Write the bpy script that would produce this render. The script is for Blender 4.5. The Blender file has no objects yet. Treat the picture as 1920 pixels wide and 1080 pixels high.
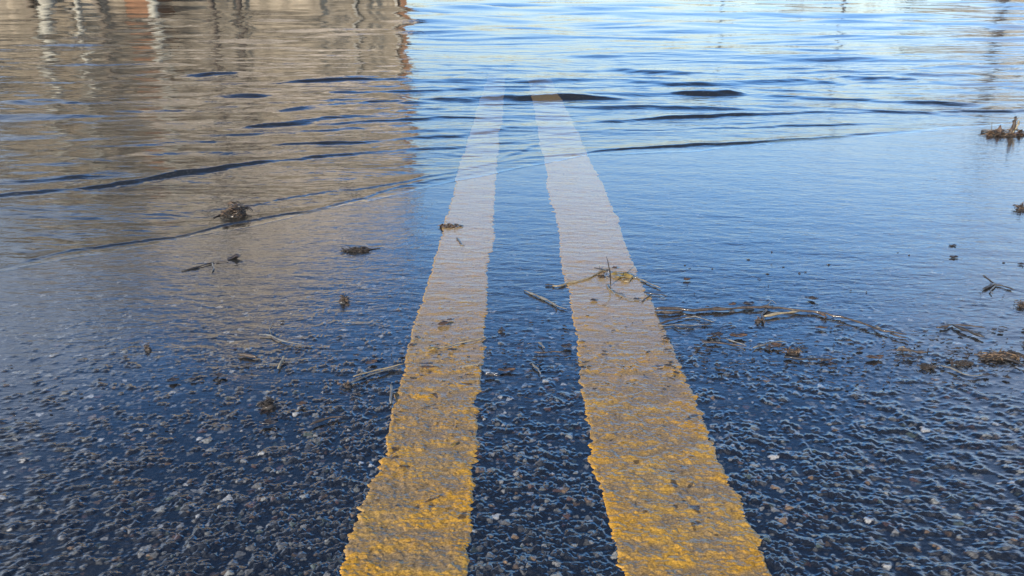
import bpy, math, random
import numpy as np
from mathutils import Vector

R = math.radians
scn = bpy.context.scene
col = scn.collection

# ------------------------------------------------------------------ camera
F = 1500.0                      # focal length in pixels of a 1920 px wide picture
HCAM = 0.459
TH = math.atan(578.0 / 1500.0)
ST, CT = math.sin(TH), math.cos(TH)
cam = bpy.data.cameras.new('camera')
cam.sensor_width = 36.0
cam.lens = F / 1920.0 * 36.0
cam.clip_start = 0.02
cam.clip_end = 3000
co = bpy.data.objects.new('camera', cam)
co.location = (0, 0, HCAM)
co.rotation_euler = (math.pi / 2 - TH, 0, 0)
col.objects.link(co)
scn.camera = co

# ------------------------------------------------------------------ world, sun, exposure
SUN_EL, SUN_AZ = R(21), R(212)          # azimuth clockwise from the viewing direction
w = bpy.data.worlds.new('World')
scn.world = w
w.use_nodes = True
nt = w.node_tree
bg = nt.nodes['Background']
bg.inputs[1].default_value = 0.10
sky = nt.nodes.new('ShaderNodeTexSky')
sky.sky_type = 'NISHITA'
sky.sun_disc = False
sky.sun_elevation = SUN_EL
sky.sun_rotation = SUN_AZ
tc = nt.nodes.new('ShaderNodeTexCoord')
sx = nt.nodes.new('ShaderNodeSeparateXYZ')
nt.links.new(tc.outputs['Generated'], sx.inputs[0])
rp = nt.nodes.new('ShaderNodeValToRGB')
nt.links.new(sx.outputs['Z'], rp.inputs[0])
els = rp.color_ramp.elements
SKYC = [(0.0, (.34, .35, .38)), (.05, (.42, .42, .45)), (.12, (.53, .55, .60)), (.20, (.59, .69, .80)), (.28, (.50, .76, 1.03)), (.38, (.39, .72, 1.10)), (.50, (.20, .39, .60)), (.66, (.085, .16, .26)), (1.0, (.26, .38, .55))]
SKYC = [(p_, tuple(v * .5 for v in c_)) for p_, c_ in SKYC]
els[0].position, els[0].color = SKYC[0][0], SKYC[0][1] + (1,)
els[1].position, els[1].color = SKYC[-1][0], SKYC[-1][1] + (1,)
for p_, c_ in SKYC[1:-1]:
    e_ = els.new(p_)
    e_.color = c_ + (1,)
mu = nt.nodes.new('ShaderNodeVectorMath')
mu.operation = 'MULTIPLY'
nt.links.new(sky.outputs[0], mu.inputs[0])
nt.links.new(rp.outputs[0], mu.inputs[1])
m2 = nt.nodes.new('ShaderNodeVectorMath')
m2.operation = 'SCALE'
m2.inputs['Scale'].default_value = 4.0
nt.links.new(mu.outputs[0], m2.inputs[0])
# thin clouds: noise on the sky direction
mp = nt.nodes.new('ShaderNodeMapping')
mp.inputs['Scale'].default_value = (1.4, 1.4, 4.0)
mp.inputs['Location'].default_value = (0.35, 0.2, 0.1)
nt.links.new(tc.outputs['Generated'], mp.inputs[0])
cn = nt.nodes.new('ShaderNodeTexNoise')
cn.inputs['Scale'].default_value = 2.2
cn.inputs['Detail'].default_value = 6
cn.inputs['Roughness'].default_value = 0.55
nt.links.new(mp.outputs[0], cn.inputs['Vector'])
# more cloud off to the right and left of the road than straight ahead
ab = nt.nodes.new('ShaderNodeMath'); ab.operation = 'ABSOLUTE'
nt.links.new(sx.outputs['X'], ab.inputs[0])
mr = nt.nodes.new('ShaderNodeMapRange')
mr.inputs['From Min'].default_value = 0.22
mr.inputs['From Max'].default_value = 0.55
mr.inputs['To Min'].default_value = -0.22
mr.inputs['To Max'].default_value = 0.20
nt.links.new(ab.outputs[0], mr.inputs[0])
ad = nt.nodes.new('ShaderNodeMath'); ad.operation = 'ADD'
lf_ = nt.nodes.new('ShaderNodeMapRange')        # a paler bank of cloud towards the left
lf_.inputs['From Min'].default_value = -0.30; lf_.inputs['From Max'].default_value = -0.50
lf_.inputs['To Min'].default_value = 0.0; lf_.inputs['To Max'].default_value = 0.16
nt.links.new(sx.outputs['X'], lf_.inputs[0])
a0 = nt.nodes.new('ShaderNodeMath'); a0.operation = 'ADD'
nt.links.new(mr.outputs[0], a0.inputs[0]); nt.links.new(lf_.outputs[0], a0.inputs[1])
nt.links.new(cn.outputs[0], ad.inputs[0]); nt.links.new(a0.outputs[0], ad.inputs[1])
cr = nt.nodes.new('ShaderNodeMapRange')
cr.interpolation_type = 'SMOOTHSTEP'
cr.inputs['From Min'].default_value = 0.46
cr.inputs['From Max'].default_value = 0.78
cr.inputs['To Max'].default_value = 0.62
nt.links.new(ad.outputs[0], cr.inputs[0])
hi = nt.nodes.new('ShaderNodeMapRange')
hi.inputs['From Min'].default_value = 0.34; hi.inputs['From Max'].default_value = 0.50
hi.inputs['To Min'].default_value = 1.0; hi.inputs['To Max'].default_value = 0.15
nt.links.new(sx.outputs['Z'], hi.inputs[0])
cm = nt.nodes.new('ShaderNodeMath'); cm.operation = 'MULTIPLY'
nt.links.new(cr.outputs[0], cm.inputs[0]); nt.links.new(hi.outputs[0], cm.inputs[1])
mc = nt.nodes.new('ShaderNodeMix'); mc.data_type = 'RGBA'
nt.links.new(cm.outputs[0], mc.inputs['Factor'])
nt.links.new(m2.outputs[0], mc.inputs['A'])
mc.inputs['B'].default_value = (7.0, 7.6, 8.6, 1)
nt.links.new(mc.outputs['Result'], bg.inputs[0])

sl = bpy.data.lights.new('sun', 'SUN')
sl.energy = 3.2
sl.angle = R(0.53)
sl.color = (1.0, 0.92, 0.80)
so = bpy.data.objects.new('sun', sl)
sd = Vector((math.sin(SUN_AZ) * math.cos(SUN_EL), math.cos(SUN_AZ) * math.cos(SUN_EL), math.sin(SUN_EL)))
so.rotation_euler = sd.to_track_quat('Z', 'Y').to_euler()
so.location = sd * 50
col.objects.link(so)

scn.view_settings.view_transform = 'Standard'
scn.view_settings.look = 'None'
scn.view_settings.gamma = 1
scn.view_settings.exposure = 1.0
try:
    scn.cycles.max_bounces = 8
    scn.cycles.transparent_max_bounces = 12
    scn.cycles.caustics_reflective = False
except Exception:
    pass

# ------------------------------------------------------------------ helpers
def gp(px, py, z=0.0):
    """measured picture position -> point on the level plane z"""
    k = ST + CT * (py - 540) / F
    t = (HCAM - z) / k
    return ((px - 960) * t / F, t * (CT + ST * (540 - py) / F), z)

def gpx(px, py):
    """numpy version"""
    px = np.asarray(px, float); py = np.asarray(py, float)
    t = HCAM / (ST + CT * (py - 540) / F)
    return (px - 960) * t / F, t * (CT + ST * (540 - py) / F)

def up(px, py, base):
    """a point above the ground: at the distance of the ground seen in row base"""
    Y = gp(px, base)[1]
    s = (540 - py) / F
    t = Y / (CT + ST * s)
    return ((px - 960) * t / F, Y, HCAM - t * (ST - CT * s))

def tag(o, label=None, cat=None, group=None, kind=None):
    if label: o['label'] = label
    if cat: o['category'] = cat
    if group: o['group'] = group
    if kind: o['kind'] = kind
    return o

def link_mesh(name, me, mat, parent=None):
    o = bpy.data.objects.new(name, me)
    col.objects.link(o)
    if mat: me.materials.append(mat)
    if parent: o.parent = parent
    return o

def empty(name, loc=(0, 0, 0)):
    o = bpy.data.objects.new(name, None)
    o.empty_display_size = 0.01
    o.location = loc
    col.objects.link(o)
    return o

def grid_mesh(name, X, Y, Z, attrs=None, smooth=True):
    nr, nc = X.shape
    me = bpy.data.meshes.new(name)
    V = np.empty((nr * nc, 3), np.float32)
    V[:, 0] = X.ravel(); V[:, 1] = Y.ravel(); V[:, 2] = Z.ravel()
    i = np.arange(nr * nc, dtype=np.int32).reshape(nr, nc)
    Q = np.stack([i[:-1, :-1], i[:-1, 1:], i[1:, 1:], i[1:, :-1]], -1).reshape(-1, 4)
    nf = len(Q)
    me.vertices.add(len(V)); me.vertices.foreach_set('co', V.ravel())
    me.loops.add(nf * 4); me.loops.foreach_set('vertex_index', Q.ravel())
    me.polygons.add(nf)
    me.polygons.foreach_set('loop_start', np.arange(0, nf * 4, 4, dtype=np.int32))
    me.update(calc_edges=True)
    me.polygons.foreach_set('use_smooth', np.full(nf, smooth, bool))
    for k, v in (attrs or {}).items():
        if v.ndim == 3:
            a = me.attributes.new(k, 'FLOAT_COLOR', 'POINT')
            c4 = np.ones((nr * nc, 4), np.float32); c4[:, :3] = v.reshape(-1, 3)
            a.data.foreach_set('color', c4.ravel())
        else:
            a = me.attributes.new(k, 'FLOAT', 'POINT')
            a.data.foreach_set('value', v.ravel().astype(np.float32))
    return me

class MB:
    """collects shapes into one mesh"""
    def __init__(s): s.v = []; s.f = []
    def quad(s, a, b, c, d):
        n = len(s.v); s.v += [a, b, c, d]; s.f.append((n, n + 1, n + 2, n + 3))
    def box(s, x0, x1, y0, y1, z0, z1):
        n = len(s.v)
        s.v += [(x, y, z) for z in (z0, z1) for y in (y0, y1) for x in (x0, x1)]
        for q in ((0, 2, 3, 1), (4, 5, 7, 6), (0, 1, 5, 4), (2, 6, 7, 3), (0, 4, 6, 2), (1, 3, 7, 5)):
            s.f.append(tuple(n + k for k in q))
    def prism(s, outline, y0, y1):
        """outline (x,z) counterclockwise, extruded in y"""
        n = len(s.v); m = len(outline)
        s.v += [(x, y0, z) for x, z in outline] + [(x, y1, z) for x, z in outline]
        s.f.append(tuple(range(n, n + m))); s.f.append(tuple(range(n + 2 * m - 1, n + m - 1, -1)))
        for k in range(m):
            j = (k + 1) % m
            s.f.append((n + j, n + k, n + m + k, n + m + j))
    def tube(s, pts, rad, sides=6, cap=True, flat=1.0, rng=None, rough=0.0):
        pts = [Vector(p) for p in pts]
        m = len(pts); n0 = len(s.v)
        for i, p in enumerate(pts):
            d = (pts[min(i + 1, m - 1)] - pts[max(i - 1, 0)])
            d = d.normalized() if d.length > 1e-9 else Vector((0, 0, 1))
            ref = Vector((0, 0, 1)) if abs(d.z) < .9 else Vector((1, 0, 0))
            a = d.cross(ref).normalized(); b = a.cross(d).normalized()
            r = rad[i] if hasattr(rad, '__len__') else rad
            for k in range(sides):
                an = 2 * math.pi * k / sides
                rr = r * (1 + (rng.uniform(-rough, rough) if rng else 0))
                s.v.append(tuple(p + a * math.cos(an) * rr + b * math.sin(an) * rr * flat))
        for i in range(m - 1):
            for k in range(sides):
                j = (k + 1) % sides
                s.f.append((n0 + i * sides + k, n0 + i * sides + j, n0 + (i + 1) * sides + j, n0 + (i + 1) * sides + k))
        if cap:
            s.f.append(tuple(n0 + k for k in reversed(range(sides))))
            s.f.append(tuple(n0 + (m - 1) * sides + k for k in range(sides)))
    def build(s, name, mat, parent=None, smooth=False):
        me = bpy.data.meshes.new(name)
        me.from_pydata(s.v, [], s.f)
        me.update()
        if smooth: me.polygons.foreach_set('use_smooth', np.full(len(me.polygons), True, bool))
        return link_mesh(name, me, mat, parent)

# ------------------------------------------------------------------ numpy noise
def hash2(ix, iy, seed):
    h = (ix.astype(np.int64) * 374761393 + iy.astype(np.int64) * 668265263 + seed * 974634777) & 0xFFFFFFFF
    h = ((h ^ (h >> 13)) * 1274126177) & 0xFFFFFFFF
    h = (h ^ (h >> 16)) & 0xFFFFFFFF
    h = (h * 2246822519) & 0xFFFFFFFF
    h = h ^ (h >> 15)
    return (h & 0xFFFFFF).astype(np.float64) / 0xFFFFFF

def vnoise(x, y, seed):
    ix = np.floor(x); iy = np.floor(y)
    fx = x - ix; fy = y - iy
    fx = fx * fx * fx * (fx * (fx * 6 - 15) + 10); fy = fy * fy * fy * (fy * (fy * 6 - 15) + 10)
    a = hash2(ix, iy, seed); b = hash2(ix + 1, iy, seed)
    c = hash2(ix, iy + 1, seed); d = hash2(ix + 1, iy + 1, seed)
    return (a * (1 - fx) + b * fx) * (1 - fy) + (c * (1 - fx) + d * fx) * fy - 0.5

def fbm(x, y, seed, oct=4, gain=.5):
    s = 0; a = 1.0
    for o in range(oct):
        s = s + a * vnoise(x * 2 ** o + 17.3 * o, y * 2 ** o + 9.1 * o, seed + o)
        a *= gain
    return s

def stones(x, y, cell, seed, frac, rmin, rmax):
    """domed stones scattered on a jittered grid: (height 0..1, id of the stone or -1)"""
    ix = np.floor(x / cell); iy = np.floor(y / cell)
    h = np.zeros_like(x); idv = np.full(x.shape, -1.0)
    for dx in (-1, 0, 1):
        for dy in (-1, 0, 1):
            jx = ix + dx; jy = iy + dy
            present = hash2(jx, jy, seed + 5) < frac
            cx = (jx + .15 + .7 * hash2(jx, jy, seed)) * cell
            cy = (jy + .15 + .7 * hash2(jx, jy, seed + 1)) * cell
            r = cell * (rmin + (rmax - rmin) * hash2(jx, jy, seed + 2) ** 1.6)
            an = hash2(jx, jy, seed + 3) * 3.1416
            el = .65 + .35 * hash2(jx, jy, seed + 4)
            ddx = x - cx; ddy = y - cy
            u = ddx * np.cos(an) + ddy * np.sin(an); v = (-ddx * np.sin(an) + ddy * np.cos(an)) / el
            wob = 1 + .22 * np.sin(3 * np.arctan2(v, u) + an * 9)
            q = (u * u + v * v) / (r * wob) ** 2
            hh = np.where(present, np.clip(1 - q, 0, 1) ** .6, 0) * (.45 + .55 * hash2(jx, jy, seed + 6))
            better = hh > h
            h = np.where(better, hh, h)
            idv = np.where(better, hash2(jx, jy, seed + 7), idv)
    return h, idv

# ------------------------------------------------------------------ the road surface and the flood level
cx_, cy_ = gpx([-900, 0, 430, 860, 1100, 1300, 1800, 1920, 3200], [760, 507, 437, 338, 295, 283, 240, 233, 205])
def shore(x):
    """distance at which the standing water begins, per x"""
    return np.interp(x, cx_, cy_) + .012 * np.sin(x * 9) + .006 * np.sin(x * 31 + 1)

def softmax(a, b, k):
    m = np.maximum(a, b)
    return m + k * np.log(np.exp((a - m) / k) + np.exp((b - m) / k))

def film_level(x, y):
    """height of the water film relative to the mean asphalt, in mm"""
    ys = y - .06 * np.abs(x) * (x < 0) + .10 * np.clip(-x - .1, 0, 1)
    L = np.interp(ys, [.3, .55, .70, .80, .92, 1.05, 1.2, 1.4], [-1.4, -1.2, -.85, -.45, .0, .45, .95, 1.8])
    L = L + .25 * vnoise(x * 7 + 3, y * 9, 77)
    # the wheel-smoothed strip between the painted lines holds a little more water
    L = L + .35 * np.exp(-((x - .022) / .05) ** 2) - .15 * np.clip((x - .25) / .3, 0, 1) + .45 * np.clip((-x - .15) / .3, 0, 1)
    return L

def asphalt_mm(x, y):
    h1, id1 = stones(x, y, .0115, 11, .75, .15, .48)
    h2, id2 = stones(x, y, .0062, 41, .95, .3, .62)
    r = 1.7 * h1
    r2 = 1.0 * h2 + .1
    big = r > r2
    rr = np.maximum(r, r2)
    rr = rr + .9 * vnoise(x * 26, y * 26, 5) + 2.5 * vnoise(x * 82 + 2 * vnoise(x * 30, y * 30, 8), y * 105, 6) + 1.2 * fbm(x * 200, y * 210, 9, 2)
    return rr - .9, np.where(big, id1, id2), big, np.where(big, h1, h2)

def road_base(x, y):
    """the road falls away under the flood beyond the waterline, and a little beyond its sides"""
    d = y - shore(x)
    return -np.clip(d, 0, None) ** 1.4 * .015 * (d > 0) - .0004 * np.clip(d * 8, 0, 3)

def ripples(x, y):
    """low ripples in the film, in m"""
    a = np.clip((y - .75) / .35, 0, 1) * (1 - .1 * np.clip((y - 1.25) / .5, 0, 1))
    return a * (.00055 * vnoise(x * 24 + 5 * y, y * 70 + 6 * x, 201) + .0003 * vnoise(x * 45, y * 120 + 14 * x, 202)
                + .0007 * vnoise(x * 7, y * 22 + 3 * x, 203))

def palette(idv, seed, colours):
    k = (np.clip(idv, 0, .9999) * len(colours)).astype(int)
    return np.array(colours, float)[k]

STONE = [(.012, .013, .015)] * 32 + [(.022, .023, .025)] * 16 + [(.05, .048, .046)] * 9 + [(.10, .093, .082)] * 8 + \
        [(.20, .19, .165)] * 6 + [(.12, .08, .05)] * 2 + [(.075, .045, .035)] * 2 + [(.34, .32, .29)] * 3 + [(.19, .12, .065)] * 1 + [(.06, .07, .055)] * 2

def road_surface(x, y, extra=0.0, damp=1.0):
    r, idv, big, hh = asphalt_mm(x, y)
    far = np.clip((y - 1.5) / .5, 0, 1)
    r = r * (1 - far)
    L = film_level(x, y)
    r = r * damp + extra
    f = softmax(r, L, .16)
    dep = f - r
    z = f * .001 - .0018 + ripples(x, y) * np.clip(dep / 1.2, .15, 1) * (y < 2.8)
    # beyond the first stretch the film simply is the flood level
    under = np.clip((y - shore(x)) / .05, 0, 1)
    lev = .0006 + ripples(x, y) * (1 - under)
    t = np.clip((y - 1.0) / .5, 0, 1); t = t * t * (3 - 2 * t)
    z = z * (1 - t) + lev * t + t * extra * .00015
    z = z + road_base(x, y)
    return z, idv, big, hh, dep

def fan(n_rows, y0, y1, n_cols, umax, dense=.72):
    q = np.linspace(1 / y0, 1 / y1, n_rows)
    Yr = 1 / q
    s = np.linspace(-1, 1, n_cols)
    u = dense * .9 * s + (umax - dense * .9) * s ** 7
    X = u[None, :] * (Yr[:, None] + .05)
    Y = np.repeat(Yr[:, None], n_cols, 1)
    return X, Y

# ------------------------------------------------------------------ materials
def new_mat(name):
    m = bpy.data.materials.new(name); m.use_nodes = True
    n = m.node_tree; b = n.nodes['Principled BSDF']
    return m, n, b

def ripple_bump(n, strength=1.0, far=False):
    """fine ripples on water, in world space"""
    tcn = n.nodes.new('ShaderNodeTexCoord')
    prev = None
    specs = [((30, 76, 1), 1.0, .0016), ((75, 180, 1), 1.0, .0006)]
    if far: specs = [((3.0, 8, 1), 1.0, .006), ((10, 28, 1), 1.0, .0024), ((28, 75, 1), 1.0, .0009)]
    for i, (sc, _, dist) in enumerate(specs):
        mpn = n.nodes.new('ShaderNodeMapping'); mpn.inputs['Scale'].default_value = sc
        mpn.inputs['Rotation'].default_value = (0, 0, (-.12, .10, -.04)[i])
        n.links.new(tcn.outputs['Object'], mpn.inputs[0])
        no = n.nodes.new('ShaderNodeTexNoise'); no.inputs['Scale'].default_value = 1; no.inputs['Detail'].default_value = 2.5
        no.inputs['Distortion'].default_value = .8
        n.links.new(mpn.outputs[0], no.inputs['Vector'])
        bu = n.nodes.new('ShaderNodeBump'); bu.inputs['Strength'].default_value = strength
        bu.inputs['Distance'].default_value = dist
        n.links.new(no.outputs[0], bu.inputs['Height'])
        if prev: n.links.new(prev.outputs[0], bu.inputs['Normal'])
        prev = bu
    return prev

def wet_ground(name, grain_scale, grain_dist, ior=1.7):
    m, n, b = new_mat(name)
    at = n.nodes.new('ShaderNodeAttribute'); at.attribute_name = 'tone'
    tcn = n.nodes.new('ShaderNodeTexCoord')
    no = n.nodes.new('ShaderNodeTexNoise'); no.inputs['Scale'].default_value = grain_scale; no.inputs['Detail'].default_value = 4
    n.links.new(tcn.outputs['Object'], no.inputs['Vector'])
    mrn = n.nodes.new('ShaderNodeMapRange'); mrn.inputs['From Min'].default_value = .3; mrn.inputs['From Max'].default_value = .7
    mrn.inputs['To Min'].default_value = .6; mrn.inputs['To Max'].default_value = 1.4
    n.links.new(no.outputs[0], mrn.inputs[0])
    vm = n.nodes.new('ShaderNodeVectorMath'); vm.operation = 'SCALE'
    n.links.new(at.outputs['Color'], vm.inputs[0]); n.links.new(mrn.outputs[0], vm.inputs['Scale'])
    n.links.new(vm.outputs[0], b.inputs['Base Color'])
    b.inputs['Roughness'].default_value = .85
    b.inputs['Specular IOR Level'].default_value = .05
    fa = n.nodes.new('ShaderNodeAttribute'); fa.attribute_name = 'film'
    n.links.new(fa.outputs['Fac'], b.inputs['Coat Weight'])
    b.inputs['Coat Roughness'].default_value = .025
    b.inputs['Coat IOR'].default_value = ior
    bu = n.nodes.new('ShaderNodeBump'); bu.inputs['Distance'].default_value = grain_dist
    n.links.new(no.outputs[0], bu.inputs['Height']); n.links.new(bu.outputs[0], b.inputs['Normal'])
    rb = ripple_bump(n, .8)
    sp = n.nodes.new('ShaderNodeSeparateXYZ'); n.links.new(tcn.outputs['Object'], sp.inputs[0])
    yr = n.nodes.new('ShaderNodeMapRange'); yr.inputs['From Min'].default_value = .72; yr.inputs['From Max'].default_value = 1.15
    yr.inputs['To Min'].default_value = .06; yr.inputs['To Max'].default_value = .62
    n.links.new(sp.outputs['Y'], yr.inputs[0])
    yf = n.nodes.new('ShaderNodeMapRange'); yf.inputs['From Min'].default_value = 1.2; yf.inputs['From Max'].default_value = 1.8
    yf.inputs['To Min'].default_value = 1.0; yf.inputs['To Max'].default_value = .8
    n.links.new(sp.outputs['Y'], yf.inputs[0])
    ym = n.nodes.new('ShaderNodeMath'); ym.operation = 'MULTIPLY'
    n.links.new(yr.outputs[0], ym.inputs[0]); n.links.new(yf.outputs[0], ym.inputs[1])
    for nd in n.nodes:
        if nd.bl_idname == 'ShaderNodeBump' and nd != bu: n.links.new(ym.outputs[0], nd.inputs['Strength'])
    n.links.new(rb.outputs[0], b.inputs['Coat Normal'])
    return m

M = {}
M['asphalt'] = wet_ground('wet_asphalt', 420, .0006)
M['paint'] = wet_ground('wet_yellow_paint', 600, .0004, 1.38)

def water_mat():
    m = bpy.data.materials.new('flood_water'); m.use_nodes = True
    n = m.node_tree; n.nodes.clear()
    out = n.nodes.new('ShaderNodeOutputMaterial')
    fr = n.nodes.new('ShaderNodeFresnel')
    # light coming up from the bed meets the surface's back: no refraction is modelled, so use the same curve both ways
    ge = n.nodes.new('ShaderNodeNewGeometry'); io = n.nodes.new('ShaderNodeMapRange')
    io.inputs['To Min'].default_value = 1.50; io.inputs['To Max'].default_value = 1 / 1.50
    n.links.new(ge.outputs['Backfacing'], io.inputs[0]); n.links.new(io.outputs[0], fr.inputs['IOR'])
    gl = n.nodes.new('ShaderNodeBsdfGlossy'); gl.inputs['Roughness'].default_value = .004
    gl.inputs['Color'].default_value = (1, 1, 1, 1)
    rb = ripple_bump(n, 1.0, far=True)
    tcn = n.nodes.new('ShaderNodeTexCoord')
    sp = n.nodes.new('ShaderNodeSeparateXYZ'); n.links.new(tcn.outputs['Object'], sp.inputs[0])
    for k_, nd in enumerate([q for q in n.nodes if q.bl_idname == 'ShaderNodeBump']):
        yr = n.nodes.new('ShaderNodeMapRange'); yr.inputs['From Min'].default_value = (4.0, 2.2, 1.6)[k_]; yr.inputs['From Max'].default_value = (14, 6, 4)[k_]
        yr.inputs['To Min'].default_value = (.9, .8, .7)[k_]; yr.inputs['To Max'].default_value = (.75, .40, .15)[k_]
        n.links.new(sp.outputs['Y'], yr.inputs[0]); n.links.new(yr.outputs[0], nd.inputs['Strength'])
    n.links.new(rb.outputs[0], fr.inputs['Normal']); n.links.new(rb.outputs[0], gl.inputs['Normal'])
    tr = n.nodes.new('ShaderNodeBsdfTransparent'); tr.inputs['Color'].default_value = (.93, .93, .88, 1)
    df = n.nodes.new('ShaderNodeBsdfDiffuse'); df.inputs['Color'].default_value = (.032, .027, .019, 1)
    at = n.nodes.new('ShaderNodeAttribute'); at.attribute_name = 'murk'
    mx = n.nodes.new('ShaderNodeMixShader')
    n.links.new(at.outputs['Fac'], mx.inputs[0]); n.links.new(tr.outputs[0], mx.inputs[1]); n.links.new(df.outputs[0], mx.inputs[2])
    mx2 = n.nodes.new('ShaderNodeMixShader')
    n.links.new(fr.outputs[0], mx2.inputs[0]); n.links.new(mx.outputs[0], mx2.inputs[1]); n.links.new(gl.outputs[0], mx2.inputs[2])
    n.links.new(mx2.outputs[0], out.inputs[0])
    return m
M['water'] = water_mat()

def simple(name, c, rough=.7, coat=0.0, noise=0, amt=.35, c2=None, scale3=(1, 1, 1), spec=.5):
    m, n, b = new_mat(name)
    b.inputs['Base Color'].default_value = c + (1,)
    b.inputs['Roughness'].default_value = rough
    b.inputs['Specular IOR Level'].default_value = spec
    b.inputs['Coat Weight'].default_value = coat
    b.inputs['Coat Roughness'].default_value = .12
    b.inputs['Coat IOR'].default_value = 1.33
    if noise:
        tcn = n.nodes.new('ShaderNodeTexCoord')
        mpn = n.nodes.new('ShaderNodeMapping'); mpn.inputs['Scale'].default_value = scale3
        n.links.new(tcn.outputs['Object'], mpn.inputs[0])
        no = n.nodes.new('ShaderNodeTexNoise'); no.inputs['Scale'].default_value = noise; no.inputs['Detail'].default_value = 4
        n.links.new(mpn.outputs[0], no.inputs['Vector'])
        r_ = n.nodes.new('ShaderNodeValToRGB')
        r_.color_ramp.elements[0].position = .33; r_.color_ramp.elements[1].position = .67
        ca = tuple(v * (1 - amt) for v in c); cb = c2 or tuple(min(v * (1 + amt), 1) for v in c)
        r_.color_ramp.elements[0].color = ca + (1,); r_.color_ramp.elements[1].color = cb + (1,)
        n.links.new(no.outputs[0], r_.inputs[0]); n.links.new(r_.outputs[0], b.inputs['Base Color'])
        bu = n.nodes.new('ShaderNodeBump'); bu.inputs['Distance'].default_value = .12 / noise; bu.inputs['Strength'].default_value = .6
        n.links.new(no.outputs[0], bu.inputs['Height']); n.links.new(bu.outputs[0], b.inputs['Normal'])
    return m

# ------------------------------------------------------------------ asphalt road
X, Y = fan(860, .40, 4.6, 1350, 1.35)
z, idv, big, hh, dep = road_surface(X, Y)
tone = palette(idv, 0, STONE)
small_dark = (~big)[..., None]
tone = np.where(small_dark, tone * .5 + .006, tone)
tone[hh < .12] = (.009, .010, .012)
silt = np.clip((Y - .75) / .55, 0, 1)[..., None] * .7
tone = tone * (1 - silt) + np.array((.035, .032, .028)) * silt
me = grid_mesh('road', X, Y, z, {'tone': tone, 'film': np.clip(1 - (Y - shore(X) - .01) / .03, 0, 1)})
o = link_mesh('road', me, M['asphalt'])
tag(o, kind='structure')

# the rest of the road and its surroundings under the flood: one coarse sheet just below
xs = np.concatenate([-np.geomspace(900, 3.2, 40), np.linspace(-3, 3, 61), np.geomspace(3.2, 900, 40)])
ys = np.concatenate([-np.geomspace(300, 1.1, 30), np.linspace(-1, 6, 71), np.geomspace(6.3, 1500, 60)])
X, Y = np.meshgrid(xs, ys)
zz = np.where(Y < 4.9, road_base(np.clip(X, -3, 3), Y) - .010, 0)
dd = np.clip(Y - shore(np.clip(X, -3, 3)), 0, None)
zz = np.where(Y >= 4.9, -np.clip(dd ** 1.4 * .015, 0, .35) - .010, zz)
bank = np.clip((np.hypot(X, Y * .9) - 150) / 60, 0, 1) * 2.5
zz = zz + bank + .3 * fbm(X / 30, Y / 30, 31, 3) * (bank > 0)
tn = np.where((bank > .1)[..., None], np.array((.11, .085, .05)), np.array((.03, .03, .032)))
me = grid_mesh('ground', X, Y, zz, {'tone': tn, 'film': (Y < shore(X)) * 1.0})
tag(link_mesh('ground', me, M['asphalt']), kind='structure')

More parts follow.
